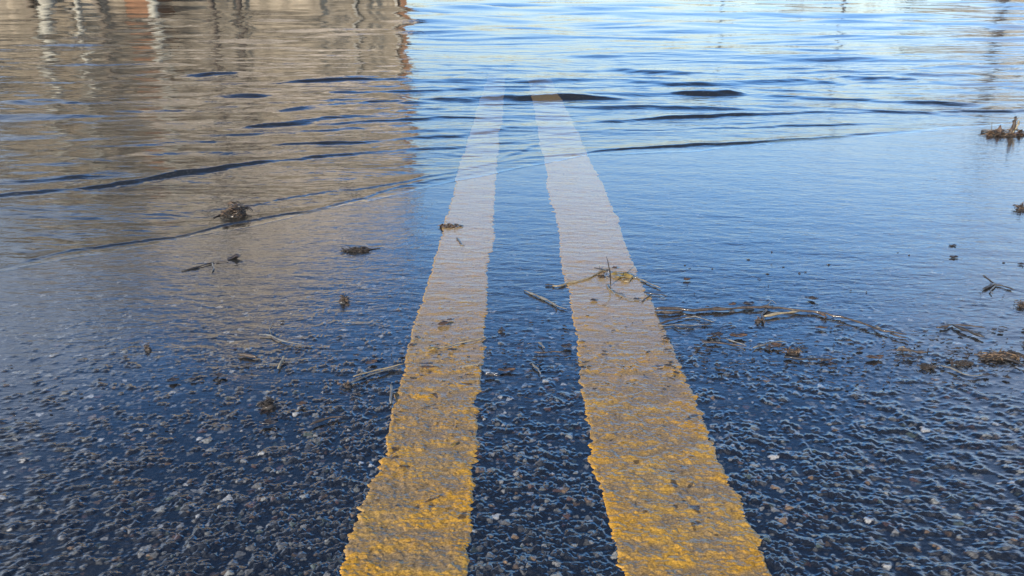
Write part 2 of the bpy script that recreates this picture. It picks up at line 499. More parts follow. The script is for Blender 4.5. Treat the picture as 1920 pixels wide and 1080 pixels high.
# ------------------------------------------------------------------ painted lines
def strip(name, x0, x1, seed, label):
    n_r, n_c = 1500, 120
    Yr = 1 / np.linspace(1 / .40, 1 / 6.5, n_r)
    def edge(s, sgn):
        wv = Yr * 62 + 2.6 * vnoise(Yr * 23, Yr * 0, 390 + s) + 5 * vnoise(Yr * 5, Yr * 0, 391 + s)
        e = .0040 * vnoise(wv, Yr * 0 + s, 300 + s) + .0042 * vnoise(wv * 2.7, Yr * 0, 310 + s) + .0022 * vnoise(wv * 7.3, Yr * 0, 311 + s) + .009 * vnoise(Yr * 7, Yr * 0, 320 + s)
        e *= .45 + 1.1 * np.clip(vnoise(Yr * 17, Yr * 0, 345 + s) + .5, 0, 1)
        e += -.0035 * np.clip(vnoise(wv * .6, Yr * 0, 330 + s) - .28, 0, 1) * 5
        return e * sgn
    a = x0 - edge(seed, 1); b = x1 + edge(seed + 1, 1)
    u = np.linspace(0, 1, n_c)[None, :]
    X = a[:, None] * (1 - u) + b[:, None] * u
    # notch torn out of the left edge of the wider line
    Yg = np.repeat(Yr[:, None], n_c, 1)
    rim = np.minimum(u, 1 - u) * (b - a)[:, None]
    z, idv, big, hh, dep = road_surface(X, Yg, .25, .72)
    lift = .0015 * np.clip(rim / .003, 0, 1) ** .5 - .0004
    z = z + lift * np.clip(1.2 - np.clip(Yg - .7, 0, 1) * 1.2, .35, 1) + .0006 * np.clip((Yg - shore(X)) / .1, 0, 1)
    wavy = vnoise(X * 62 + 2 * vnoise(X * 20, Yg * 20, 71), Yg * 92, 380 + seed) + .28 * vnoise(X * 120, Yg * 150, 381 + seed)
    z = z + .00075 * wavy * np.clip(1.25 - (Yg - .5) * 1.1, .12, 1)
    r = hh * .5 + wavy * .9 + .1
    yel = np.array((.40, .20, .022)); pale = np.array((.34, .215, .06)); dirt = np.array((.20, .135, .070))
    wear = np.clip(.48 + .9 * fbm(X * 28, Yg * 60, 350 + seed, 4) - 1.0 * (r - .2) + .5 * np.clip((Yg - .62) / .4, 0, 1), 0, 1)
    # silt lies in the hollows away from the rims
    rimk = np.clip(1 - rim / .010, 0, 1)
    wear = np.clip(wear - .38 * rimk, 0, .93)
    pal = np.clip(.25 + .8 * fbm(X * 14, Yg * 22, 371 + seed, 3), 0, 1)[..., None]
    dirt = dirt + np.array((.15, .105, .05)) * np.clip((Yg - .8) / .6, 0, 1)[..., None]
    c = (yel * (1 - pal) + pale * pal) * (1 - wear[..., None]) + dirt * wear[..., None]
    spots = (vnoise(X * 230, Yg * 230, 360 + seed) > .40)
    c = np.where(spots[..., None], c * .6, c)
    chips = (vnoise(X * 110 + 3 * vnoise(X * 40, Yg * 40, 12), Yg * 120, 395 + seed) + .5 * vnoise(X * 24, Yg * 24, 396 + seed)) > .50
    c = np.where((chips & (rim > .004) & (Yg < 1.0))[..., None], c * .25 + .012, c)
    me = grid_mesh(name, X, Yg, z, {'tone': c, 'film': np.clip(1 - (Yg - shore(X) - .01) / .03, 0, 1)})
    o = link_mesh(name, me, M['paint'])
    tag(o, label, 'road line')
    return o
strip('painted_line', -.1386, -.037, 1, 'narrower ragged yellow painted line on the wet asphalt, running left of centre into the water')
strip('painted_line', .0858, .2134, 4, 'broader worn yellow painted line on the wet asphalt, with twigs lying across it')

# ------------------------------------------------------------------ flood water with its waves
CREST = [  # points in the picture, height mm, near width mm, far width mm
    ([(-300, 405), (0, 373), (180, 352), (400, 318), (560, 296), (650, 285), (800, 279), (940, 268), (1060, 261)], 6.0, 22, 80),
    ([(-300, 345), (0, 316), (150, 298), (330, 282), (450, 280), (600, 288)], 8, 55, 90),
    ([(480, 270), (640, 266), (760, 259), (900, 250), (980, 238)], 7, 24, 60),
    ([(985, 238), (1100, 232), (1250, 222), (1450, 214), (1600, 211), (1750, 213), (1930, 208), (2200, 206)], 8, 26, 70),
    ([(830, 322), (960, 300), (1050, 290), (1120, 286), (1230, 275), (1400, 271), (1600, 254), (1750, 242), (1860, 236)], 5.0, 14, 60),
    ([(1200, 281), (1300, 274), (1450, 272), (1560, 273)], 3.5, 14, 40),
    ([(680, 183), (760, 187), (840, 189), (940, 186), (1060, 186), (1190, 188)], 20, 46, 120),
    ([(780, 176), (1000, 176), (1150, 171)], 6, 60, 90),
    ([(960, 154), (1080, 152), (1160, 151), (1250, 155)], 16, 60, 130),
    ([(1255, 176), (1330, 177), (1400, 176)], 18, 44, 110),
    ([(1390, 178), (1520, 183), (1610, 188), (1690, 193), (1780, 196), (1860, 197)], 17, 46, 110),
    ([(1200, 163), (1350, 152), (1530, 152), (1650, 165)], 10, 70, 120),
    ([(1540, 142), (1640, 145), (1760, 151)], 13, 80, 140),
    ([(480, 158), (700, 153), (900, 152), (990, 153)], 13, 70, 110),
    ([(560, 172), (720, 170), (900, 168)], 9, 60, 90),
    ([(460, 210), (600, 198), (700, 189), (860, 196)], 9, 44, 70),
    ([(340, 245), (470, 234), (640, 220), (780, 209), (900, 203)], 8, 40, 70),
    ([(300, 145), (390, 141), (470, 142)], 13, 85, 100),
    ([(290, 164), (380, 160), (440, 161)], 10, 70, 90),
    ([(370, 181), (440, 178), (510, 179)], 12, 55, 70),
    ([(0, 290), (130, 272), (300, 262), (420, 262)], 6, 50, 70),
    ([(0, 232), (140, 226), (300, 222)], 7, 60, 80),
    ([(-100, 195), (60, 190), (230, 184)], 8, 70, 90),
    ([(1020, 205), (1200, 203), (1330, 206), (1480, 209)], 7, 40, 70),
    ([(1380, 128), (1560, 124), (1720, 130)], 12, 90, 150),
    ([(1060, 105), (1180, 106), (1330, 104)], 12, 100, 160),
    ([(1100, 122), (1230, 133), (1330, 136)], 12, 80, 120),
    ([(1820, 160), (1930, 168), (2100, 170)], 10, 60, 90),
    ([(-200, 560), (0, 500), (180, 462), (330, 444), (440, 421), (600, 392), (740, 354), (860, 328), (960, 312)], 1.6, 9, 26),
    ([(330, 403), (480, 384), (600, 363), (730, 346), (850, 324), (930, 306)], 1.5, 10, 40),
    ([(1290, 287), (1480, 285), (1660, 291), (1800, 298), (1930, 305), (2200, 320)], 1.6, 9, 30),
    ([(1560, 262), (1700, 252), (1810, 241), (1990, 236)], 2.4, 12, 40),
    ([(930, 300), (1010, 272), (1060, 262)], 2.5, 14, 30),
    ([(520, 214), (760, 201), (1000, 197), (1300, 198), (1600, 207), (1960, 226)], 5, 30, 70),
    ([(700, 168), (980, 164), (1250, 165), (1520, 172), (1750, 176)], 7, 45, 90),
    ([(840, 132), (1100, 128), (1400, 137), (1700, 138), (1960, 146)], 8, 60, 110),
    ([(-100, 355), (120, 336), (330, 312), (520, 303)], 4, 26, 60),
    ([(60, 262), (260, 250), (480, 248), (700, 236)], 5, 34, 60),
    ([(150, 212), (340, 205), (560, 188), (780, 178)], 6, 44, 80),
    ([(600, 232), (820, 222), (1020, 222), (1260, 236)], 3.5, 22, 50),
    ([(1050, 250), (1250, 243), (1480, 236), (1700, 231)], 3.5, 18, 50),
]
def crest_height(X, Y):
    H = np.zeros_like(X)
    rngc = np.random.RandomState(4)
    for pts, A, wn, wf in CREST:
        px = [p[0] for p in pts]; py = [p[1] for p in pts]
        # smooth the polyline
        t = np.linspace(0, 1, 60)
        tp = np.linspace(0, 1, len(px))
        qx = np.interp(t, tp, px); qy = np.interp(t, tp, py)
        ker = np.ones(9) / 9
        qy = np.convolve(np.pad(qy, 4, 'edge'), ker, 'valid')
        cx, cy = gpx(qx, qy)
        ph = rngc.rand() * 6
        yc = np.interp(X, cx, cy)
        Lx = cx[-1] - cx[0]
        s = (X - cx[0]) / Lx
        taper = np.clip(s / .22, 0, 1) * np.clip((1 - s) / .22, 0, 1)
        taper = np.where((s < 0) | (s > 1), 0, taper) ** .8
        slope = np.interp(X, cx, np.gradient(cy, cx))
        d = (Y - yc) / np.sqrt(1 + slope ** 2)
        d = d + .006 * np.sin(X * 23 + ph) + .003 * np.sin(X * 61 + 2 * ph)
        wn, wf = wn * .62, wf * .8
        d = d + .014 * vnoise(X * 7, Y * 0, 501 + int(ph * 9)) * (A > 5) + .005 * vnoise(X * 30, Y * 0, 531)
        prof = np.where(d < 0, np.exp(-np.abs(d / (wn * .001)) ** 1.7), np.exp(-(d / (wf * .001)) ** 2))
        # slight dip in front of the crest
        dip = .22 * np.exp(-((d + wn * .0022) / (wn * .0011)) ** 2)
        H += (.85 if wn < 22 else .72) * A * .001 * taper * (prof - dip) * (.75 + .35 * np.sin(X * 5 + ph) + .4 * vnoise(X * 14 + ph, Y * 0, 541))
    return H

def swell(X, Y, dY):
    rs = np.random.RandomState(12)
    Z = np.zeros_like(X)
    for k in range(110):
        lam = np.exp(rs.uniform(math.log(.05), math.log(3.2)))
        an = rs.normal(0, .2 if lam < .6 else .4)
        kx, ky = math.sin(an) * 2 * math.pi / lam, math.cos(an) * 2 * math.pi / lam
        amp = (.0037 if lam < .4 else .0030) * lam ** 1.0 * rs.uniform(.4, 1.0) * (.55 if lam > .7 else 1)
        fade = np.clip(lam / (dY * 2.5) - 1, 0, 1) * (1 + .35 * np.clip((Y - 3) / 4, 0, 1)) * (1 if lam < .45 else .8 + 1.3 * np.clip((Y - 4) / 6, 0, 1) * min(1, lam))
        patch = .6 + 1.2 * vnoise(X * .9 + k, Y * 1.1, 600 + k)
        Z += amp * fade * patch * np.sin(kx * X + ky * Y + rs.uniform(0, 6.28))
    return Z

nr, ncl = 1150, 760
Yr = 1 / np.linspace(1 / .95, 1 / 45.0, nr)
s_ = np.linspace(-1, 1, ncl)
u = .68 * s_ + .72 * s_ ** 7
X = u[None, :] * (Yr[:, None] + .05); Y = np.repeat(Yr[:, None], ncl, 1)
dY = np.repeat(np.gradient(Yr)[:, None], ncl, 1)
d = Y - shore(X)
g = np.clip(d / 1.1, 0, 1) ** 1.2
cz = crest_height(X, Y)
z = swell(X, Y, dY) * (g * .95 + .05) + cz
cz_raw = cz
z = z + .0007 * np.clip(d / .05, 0, 1) + ripples(X, Y) * 1.5
z = np.where(d < -.01, z - .004 * np.clip((-d - .01) / .05, 0, 1) - .001, z)
z = np.where(d < -.05, -.006, z)
zmin = road_base(X, Y) + .0011 + .0009 * np.clip(d / .09, 0, 1)
cz = np.maximum(cz, -.0003 - .004 * np.clip((d - .1) / .4, 0, 1))
z = np.where(d > 0, np.maximum(z - cz_raw, zmin) + cz, z)
depth = np.clip(-road_base(X, Y) + .4 * cz, 0, None)
murk = 1 - np.exp(-depth / .085)
far = np.clip((Y - 3.2) / 2.2, 0, 1)
murk = np.clip(np.maximum(murk, far), 0, 1)
# drop the rows and columns that lie wholly before the waterline
keep = (d > -.08).any(axis=1)
r0 = int(np.argmax(keep))
me = grid_mesh('water', X[r0:], Y[r0:], z[r0:], {'murk': murk[r0:]})
# faces before the waterline go
import bmesh
bm = bmesh.new(); bm.from_mesh(me)
dv = d[r0:].ravel()
bm.verts.ensure_lookup_table()
bmesh.ops.delete(bm, geom=[v for v in bm.verts if dv[v.index] < -.06], context='VERTS')
bm.to_mesh(me); bm.free()
tag(link_mesh('water', me, M['water']), kind='structure')
# open water further out, around and beyond the rippled stretch
MB_ = MB()
xs = np.concatenate([-np.geomspace(1000, 60, 8), np.linspace(-50, 50, 41), np.geomspace(60, 1000, 8)])
ys = np.geomspace(44.0, 1400, 30)
X, Y = np.meshgrid(xs, ys)
me = grid_mesh('far_water', X, Y, np.zeros_like(X) - .002, {'murk': np.ones_like(X)})
tag(link_mesh('far_water', me, M['water']), kind='structure')

# ------------------------------------------------------------------ what stands round the flood (seen in its reflections)
M['clapboard'] = simple('brown_clapboard', (.31, .25, .175), .8, noise=1.0, amt=.38, scale3=(2.6, 1, .35))
M['brightened_board'] = simple('brightened_gable_board', (.76, .63, .50), .8, noise=1.0, amt=.32, scale3=(1.6, 1, .5))  # gable colour lightened so its reflection in the shallow film reads brighter
M['brick'] = simple('red_brick', (.25, .125, .065), .85, noise=2.5, amt=.3)
M['trim'] = simple('white_trim', (.42, .37, .29), .6)
M['roof'] = simple('brown_shingle', (.13, .10, .08), .9, noise=3)
M['glass'] = simple('dark_glass', (.03, .035, .04), .08)
M['grey_wall'] = simple('grey_siding', (.28, .25, .21), .8, noise=1, amt=.2, scale3=(.5, .5, 6))
M['tan_wall'] = simple('tan_siding', (.34, .28, .19), .8, noise=1, amt=.2, scale3=(.5, .5, 6))
M['bark'] = simple('brown_bark', (.19, .15, .11), .9, noise=4, amt=.4)
M['dark_bark'] = simple('dark_bark', (.085, .065, .05), .9, noise=4, amt=.4)
M['pale_bark'] = simple('pale_sycamore_bark', (.40, .365, .29), .8, noise=2.2, amt=.45)
M['pole'] = simple('dark_pole_timber', (.06, .045, .035), .9, noise=6, amt=.3)
M['dry_woods'] = simple('bare_woods', (.26, .19, .12), .9, noise=2, amt=.4)
M['earth'] = simple('bank_earth', (.14, .10, .06), .95, noise=.6, amt=.4)
M['wire'] = simple('wire_black', (.03, .03, .03), .6)

def house(name, label, x0, x1, y0, y1, eave, ridge, wall, seed, wins, trimm='trim', corner=False, group=None, upper=None):
    """gable front towards the road; windows on the front"""
    root = empty(name, (x1, y0, -.2)); tag(root, label, 'house', group)
    ox, oy, oz = root.location
    xm = (x0 + x1) / 2
    def L(x): return x - ox
    if upper:
        zc, um = upper
        m = MB(); m.prism([(L(x0), -.6), (L(x1), -.6), (L(x1), zc), (L(x0), zc)], 0, y1 - y0)
        m.build('wall', M[wall], root)
        m = MB(); m.prism([(L(x0), zc), (L(x1), zc), (L(x1), eave), (L(xm), ridge), (L(x0), eave)], 0, y1 - y0)
        m.build('gable', M[um], root)
    else:
        m = MB(); m.prism([(L(x0), -.6), (L(x1), -.6), (L(x1), eave), (L(xm), ridge), (L(x0), eave)], 0, y1 - y0)
        m.build('wall', M[wall], root)
    m = MB()
    k = (ridge - eave) / (x1 - xm)
    for sgn in (-1, 1):
        e = L(xm) + sgn * (x1 - xm + .35)
        ze = eave - .35 * k
        pts = [(L(xm), ridge + .02), (e, ze + .02), (e, ze + .22), (L(xm), ridge + .24)]
        if sgn > 0: pts = pts[::-1]
        m.prism(pts[::-1], -.35, y1 - y0 + .35)
    m.build('roof', M['roof'], root)
    for (wx, wz, ww, wh) in wins:
        m = MB()
        X0, X1, Z0, Z1 = L(wx - ww / 2), L(wx + ww / 2), wz, wz + wh
        t = .12
        m.box(X0 - t, X1 + t, -.06, 0.0, Z1, Z1 + t); m.box(X0 - t, X1 + t, -.08, 0.0, Z0 - t, Z0)
        m.box(X0 - t, X0, -.06, 0.0, Z0, Z1); m.box(X1, X1 + t, -.06, 0.0, Z0, Z1)
        m.box(X0, X1, -.05, 0.0, (Z0 + Z1) / 2 - .03, (Z0 + Z1) / 2 + .03)
        f = m.build('window', M[trimm], root)
        m = MB(); m.box(X0, X1, -.02, 0.0, Z0, (Z0 + Z1) / 2 - .03); m.box(X0, X1, -.02, 0.0, (Z0 + Z1) / 2 + .03, Z1)
        m.build('pane', M['glass'], f)
    if corner:
        for c in corner:
            m = MB()
            for a_, b_, mat_ in c: pass
    return root

def box_part(name, mat, root, x0, x1, y0, y1, z0, z1):
    o_ = root.location
    m = MB(); m.box(x0 - o_[0], x1 - o_[0], y0 - o_[1], y1 - o_[1], z0 - o_[2], z1 - o_[2])
    return m.build(name, M[mat], root)

h1 = house('brown_house', 'tall brown clapboard house with gable front and brick corner left of the flooded road', -17.6, -3.75, 30, 46, 7.4, 13.8, 'clapboard', 1,
           [(-14.4, 1.6, 1.0, 1.7), (-6.2, 8.3 - 3.7, .55, 1.1), (-10.9, 8.2, 1.0, 1.5)], upper=(6.0, 'brightened_board'))
box_part('corner_brick', 'brick', h1, -3.92, -3.72, 29.80, 30.0, -.4, 5.2)
box_part('downspout', 'trim', h1, -4.14, -4.04, 29.88, 30.0, -.4, 6.9)
box_part('downspout', 'trim', h1, -5.62, -5.52, 29.88, 30.0, -.4, 5.0)
h1.rotation_euler = (0, 0, R(9))
h2 = house('brick_shed', 'small red brick outbuilding in front of brown house', -12.1, -11.2, 26.5, 28, 1.9, 2.3, 'brick', 2, [])
h3 = house('grey_house', 'grey sided two storey house behind the pale trees', -33, -17.5, 33, 46, 6.2, 9.2, 'grey_wall', 3,
           [(-20, 1.5, 1.1, 1.8), (-23.5, 1.5, 1.1, 1.8), (-27, 1.5, 1.1, 1.8), (-20, 4.2, 1.0, 1.5), (-25, 4.2, 1.0, 1.5)])
h4 = house('tan_house', 'tan sided house at the far right of the flood', 34, 43, 60, 72, 4.2, 6.2, 'tan_wall', 4, [(37, 1.3, 1.0, 1.6), (40, 1.3, 1.0, 1.6)])
h5 = house('grey_house', 'low grey house far off beyond the flood', 24, 31, 78, 88, 3.0, 4.6, 'grey_wall', 5, [(26, 1, 1, 1.3), (29, 1, 1, 1.3)])
m = MB(); rs = random.Random(3)
for k in range(1):
    pass

def tree(name, label, x, y, h, seed, bark, r0, spread=.5, levels=4, group=None, lean=0.0, clear=.3, twigs=3, zb=-.2):
    rg = random.Random(seed)
    root = empty(name, (x, y, zb)); tag(root, label, 'tree', group)
    tr = MB(); cr_ = MB()
    def path(p, d, L, r, n, wig):
        pts = [Vector(p)]; rad = [r]
        d = Vector(d).normalized()
        for i in range(n):
            d = (d + Vector((rg.gauss(0, wig), rg.gauss(0, wig), rg.gauss(.04, wig * .6)))).normalized()
            pts.append(pts[-1] + d * (L / n)); rad.append(r * (1 - .62 * (i + 1) / n))
        return pts, rad, d
    def grow(pts, rad, lev, Lp, mesh):
        n = len(pts)
        cnt = rg.randint(3, 4) + (2 if lev == 1 else 0)
        for k in range(cnt):
            t = rg.uniform(clear if lev == 1 else .25, .98)
            i = min(int(t * (n - 1)), n - 2); f = t * (n - 1) - i
            p = pts[i].lerp(pts[i + 1], f)
            d = (pts[i + 1] - pts[i]).normalized()
            a = rg.uniform(0, 6.283)
            side = d.cross(Vector((math.cos(a), math.sin(a), .2))).normalized()
            nd = d * (1 - spread) + side * spread * rg.uniform(.7, 1.3) + Vector((0, 0, .15))
            L = Lp * rg.uniform(.42, .68)
            r = max(rad[i] * rg.uniform(.45, .65), .006)
            q, rr, _ = path(p, nd, L, r, 5 if lev < 3 else 3, .13)
            mesh.tube(q, rr, 5 if lev < 3 else 3, cap=False)
            if lev < levels: grow(q, rr, lev + 1, L, mesh)
    pts, rad, _ = path((0, 0, 0), (lean, 0, 1), h * .8, r0, 9, .045)
    rad[0] *= 1.35
    tr.tube(pts, rad, 8)
    grow(pts, rad, 1, h * .75, cr_)
    tr.build('trunk', M[bark], root, True)
    cr_.build('crown', M[bark], root)
    return root

tree('sycamore_tree', 'pale barked sycamore standing in front of grey house, tall and bare', -13.9, 25.5, 10.2, 5, 'pale_bark', .26, group='bare trees at the edge of the flood')
tree('sycamore_tree', 'slim pale sycamore between the brick outbuilding and the brown gable', -10.1, 23.8, 9.0, 9, 'pale_bark', .14, group='bare trees at the edge of the flood')
tree('sycamore_tree', 'pale sycamore farthest left, beside the dark bare trees', -15.9, 25.0, 9.8, 51, 'pale_bark', .16, group='bare trees at the edge of the flood')
tree('sycamore_tree', 'thin pale sycamore between the tall sycamore and the brick outbuilding', -12.2, 24.0, 8.6, 53, 'pale_bark', .09, group='bare trees at the edge of the flood')
tree('bare_tree', 'dark bare tree against the middle of the brown house', -7.9, 24.5, 6.6, 15, 'dark_bark', .10, group='bare trees at the edge of the flood')
tree('bare_tree', 'brown bare tree at the outermost left of the grey house', -19.0, 27, 10.5, 21, 'bark', .24, group='bare trees at the edge of the flood')
tree('bare_tree', 'brown bare tree leaning beside the tall sycamore', -15.8, 27.5, 10.5, 23, 'bark', .20, group='bare trees at the edge of the flood', lean=.08)
tree('bare_tree', 'forked brown bare tree between brown and grey houses', -17.3, 30.2, 11.5, 27, 'bark', .2, group='bare trees at the edge of the flood')
tree('bare_tree', 'slim dark bare tree right beside the slim sycamore', -8.6, 24.2, 6.9, 41, 'dark_bark', .10, group='bare trees at the edge of the flood')
tree('bare_tree', 'crooked dark bare tree left of the brick outbuilding', -12.3, 25.0, 7.5, 43, 'bark', .13, group='bare trees at the edge of the flood')
tree('bare_tree', 'thick dark bare tree at the left end of the brown house', -15.6, 24.0, 7.6, 45, 'dark_bark', .17, group='bare trees at the edge of the flood')
tree('bare_tree', 'dark bare tree standing farthest left in front of the grey house', -17.6, 25.0, 8.6, 47, 'dark_bark', .18, group='bare trees at the edge of the flood')
tree('dark_tree', 'dark trunked bare tree on the far right bank', 26.5, 46, 6.4, 31, 'pole', .45, group='bare trees at the edge of the flood', clear=.6)
tree('dark_tree', 'slender dark bare tree behind the utility poles', 27.2, 58, 4.2, 33, 'pole', .30, group='bare trees at the edge of the flood', clear=.5)
tree('bare_tree', 'small brown bare tree in front of far grey house', 21.0, 60, 4.0, 35, 'bark', .14, group='bare trees at the edge of the flood')
def utility_pole(x, y, h, r, label):
    root = empty('utility_pole', (x, y, -.3)); tag(root, label, 'utility pole', 'utility poles along the far bank')
    m = MB(); m.tube([(0, 0, 0), (0, 0, h * .5), (.02, 0, h)], [r, r * .9, r * .75], 8); m.build('pole', M['pole'], root)
    m = MB(); m.box(-1.1, 1.1, -.06, .06, h - .9, h - .76); m.build('crossarm', M['pole'], root)
    for k in (-.95, -.4, .4, .95):
        m = MB(); m.tube([(k, 0, h - .76), (k, 0, h - .6)], .05, 6); m.build('insulator', M['glass'], root)
utility_pole(19.6, 50, 6.2, .10, 'thin utility pole left of the tan house')
utility_pole(15.4, 62, 4.6, .14, 'farther short utility pole beyond the water')

# far-off bare woods
m = MB(); rs = random.Random(8)
for k in range(620):
    a = rs.uniform(-1.15, 1.15); dist = rs.uniform(150, 190)
    x = math.sin(a) * dist; y = math.cos(a) * dist
    hgt = rs.uniform(3.5, 6.5) * (1.25 if abs(a) > .3 else (.85 + .25 * math.sin(a * 31)))
    if rs.random() < .22: hgt *= 1.35
    p0 = Vector((x, y, 1.0)); top = p0 + Vector((rs.gauss(0, .4), 0, hgt))
    m.tube([p0, top], [.14, .03], 3, cap=False)
    for j in range(11):
        t = rs.uniform(.25, .95); q = p0.lerp(top, t)
        m.tube([q, q + Vector((rs.gauss(0, 1.1), rs.gauss(0, .5), rs.uniform(.4, 1.8)))], [.07, .02], 3, cap=False)
tag(m.build('woods', M['dry_woods']), 'bare brown woods along the far edge of the flood', 'woods', kind='stuff')

# ------------------------------------------------------------------ debris
M['twig'] = simple('wet_twig', (.050, .034, .024), .7, .6, noise=160, amt=.6, scale3=(1, 1, 1))
M['twig_dark'] = simple('soaked_dark_twig', (.026, .021, .019), .6, .8, noise=160, amt=.4)
M['straw'] = simple('pale_straw', (.25, .195, .115), .6, .5, noise=120, amt=.3)
M['grey_stem'] = simple('grey_weathered_stem', (.115, .108, .095), .6, .6, noise=140, amt=.4)
M['leaf'] = simple('brown_leaf', (.075, .042, .024), .6, .6, noise=140, amt=.5)
M['leaf_dark'] = simple('dark_leaf', (.035, .026, .022), .5, .8, noise=140, amt=.4)
M['leaf_yellow'] = simple('olive_yellow_leaf', (.22, .14, .02), .5, .6, noise=110, amt=.5)
M['fibre'] = simple('matted_fibre', (.14, .088, .05), .8, .3, noise=170, amt=.55)
M['fibre_dark'] = simple('dark_matted_fibre', (.028, .020, .015), .8, .4, noise=170, amt=.5)
M['foam'] = simple('white_fleck', (.7, .7, .68), .5)
GR = 'flood debris stranded at the waterline'
PXM = lambda row: F * (ST + CT * (row - 540) / F) / HCAM      # pixels per metre on the ground in that row

def resample(pts, n, rg=None, wob=0):
    pts = [Vector(p) for p in pts]
    out = []
    segs = [(pts[i + 1] - pts[i]).length for i in range(len(pts) - 1)]
    tot = sum(segs)
    for k in range(n):
        s = tot * k / (n - 1)
        i = 0
        while i < len(segs) - 1 and s > segs[i]:
            s -= segs[i]; i += 1
        p = pts[i].lerp(pts[i + 1], min(1, s / max(segs[i], 1e-9)))
        if rg and 0 < k < n - 1:
            p = p + Vector((rg.gauss(0, wob), rg.gauss(0, wob * 1.3), abs(rg.gauss(0, wob * .5))))
        out.append(p)
    return out

def ground_pts(pp, lift):
    return [(up(*p) if len(p) == 3 else gp(p[0], p[1], lift)) for p in pp]

def stick(name, label, pp, wpx, mat='twig', cat='twig', seed=1, lift=None, taper=.45, branches=(), knots=True, group=GR):
    """pp: picture points; wpx: thickness in picture px; branches: (points, thickness px, material or None)"""
    rg = random.Random(seed)
    px0, py0 = pp[len(pp) // 2][0], (pp[len(pp) // 2][2] if len(pp[len(pp) // 2]) == 3 else pp[len(pp) // 2][1])
    c = Vector(gp(px0, py0, 0))
    r = .85 * wpx / PXM(py0) / 2
    lift_ = r * .75 + .0006 if lift is None else lift
    def body(pts_, r_, tp, sd):
        rgx = random.Random(sd)
        q = ground_pts(pts_, lift_)
        L = sum((Vector(q[i + 1]) - Vector(q[i])).length for i in range(len(q) - 1))
        n = max(7, min(40, int(L / .008)))
        q = resample(q, n, rgx, r_ * .35)
        q = [p - c for p in q]
        rad = [r_ * (1 - tp * k / (n - 1)) * (1 + .25 * rgx.uniform(-1, 1)) for k in range(n)]
        if knots:
            for k in range(2, n - 1, max(3, n // 5)): rad[k] *= 1.35
        rad[0] *= .6; rad[-1] *= .5
        m = MB(); m.tube(q, rad, 7, rng=rgx, rough=.12)
        return m
    b = body(pp, r, taper, seed)
    o = b.build(name, M[mat], None, True); o.location = c
    for k, (bp, bw, bm_) in enumerate(branches):
        bb = body(bp, bw / PXM(py0) / 2, .5, seed * 7 + k)
        ch = bb.build('side_twig' if name in ('twig', 'branch') else 'side_stem', M[bm_ or mat], o, True)
    tag(o, label, cat, group)
    return o

def leaf_mb(c, lx, ly, rot, curl, seed, tilt=0.0, thick=.0006):
    """curled lobed leaf, lx long, ly wide; in metres"""
    rg = random.Random(seed); m = MB()
    nu, nv = 11, 7
    P = {}
    for side in (0, 1):
        for i in range(nu):
            t = i / (nu - 1)
            wdt = math.sin(math.pi * min(1, t * .97 + .02)) ** .7 * (1 + .12 * math.sin(t * 13 + seed)) * .5
            for j in range(nv):
                v = (j / (nv - 1) * 2 - 1) * wdt
                x = (t - .5) * lx; y = v * ly
                z = curl * (abs(v) ** 1.6 * ly * .55) + curl * .16 * lx * (t - .5) ** 2 * 2 + .03 * lx * math.sin(t * 9 + v * 8 + seed)
                z += tilt * x
                ca, sa = math.cos(rot), math.sin(rot)
                P[(side, i, j)] = len(m.v)
                m.v.append((c[0] + x * ca - y * sa, c[1] + x * sa + y * ca, c[2] + z + (thick if side else 0)))
    for i in range(nu - 1):
        for j in range(nv - 1):
            a, b, cc, d = (i, j), (i + 1, j), (i + 1, j + 1), (i, j + 1)
            m.f.append(tuple(P[(1,) + k] for k in (a, b, cc, d)))
            m.f.append(tuple(P[(0,) + k] for k in (d, cc, b, a)))
    rim = [(i, 0) for i in range(nu)] + [(nu - 1, j) for j in range(1, nv)] + [(i, nv - 1) for i in range(nu - 2, -1, -1)] + [(0, j) for j in range(nv - 2, 0, -1)]
    for k in range(len(rim)):
        a = rim[k]; b = rim[(k + 1) % len(rim)]
        m.f.append((P[(0,) + a], P[(0,) + b], P[(1,) + b], P[(1,) + a]))
    return m

def leaf(name, label, px, py, wpx, hpx, mat='leaf', rot=0.0, curl=.6, seed=1, tilt=0.0, lift=.001, stem=None, group=GR, cat='leaf', parent=None):
    s = PXM(py)
    c = Vector(gp(px, py, 0))
    grow_ = (CT * s) ** 0
    foreshort = ST + CT * (py - 540) / F
    lx = wpx / s; ly = max(hpx / s / max(foreshort, .12), .002)
    ly = min(ly * .7, lx * .6)
    m = leaf_mb((0, 0, lift), lx, ly, rot, curl, seed, tilt)
    o = m.build(name, M[mat], None, True)
    o.location = c
    if stem:
        q = [Vector(p) - c for p in ground_pts(stem, lift + .001)]
        ms = MB(); ms.tube(resample(q, 6), [.0007] * 6, 5)
        ms.build('stalk', M['twig'], o, True)
    tag(o, label, cat, group)
    return o

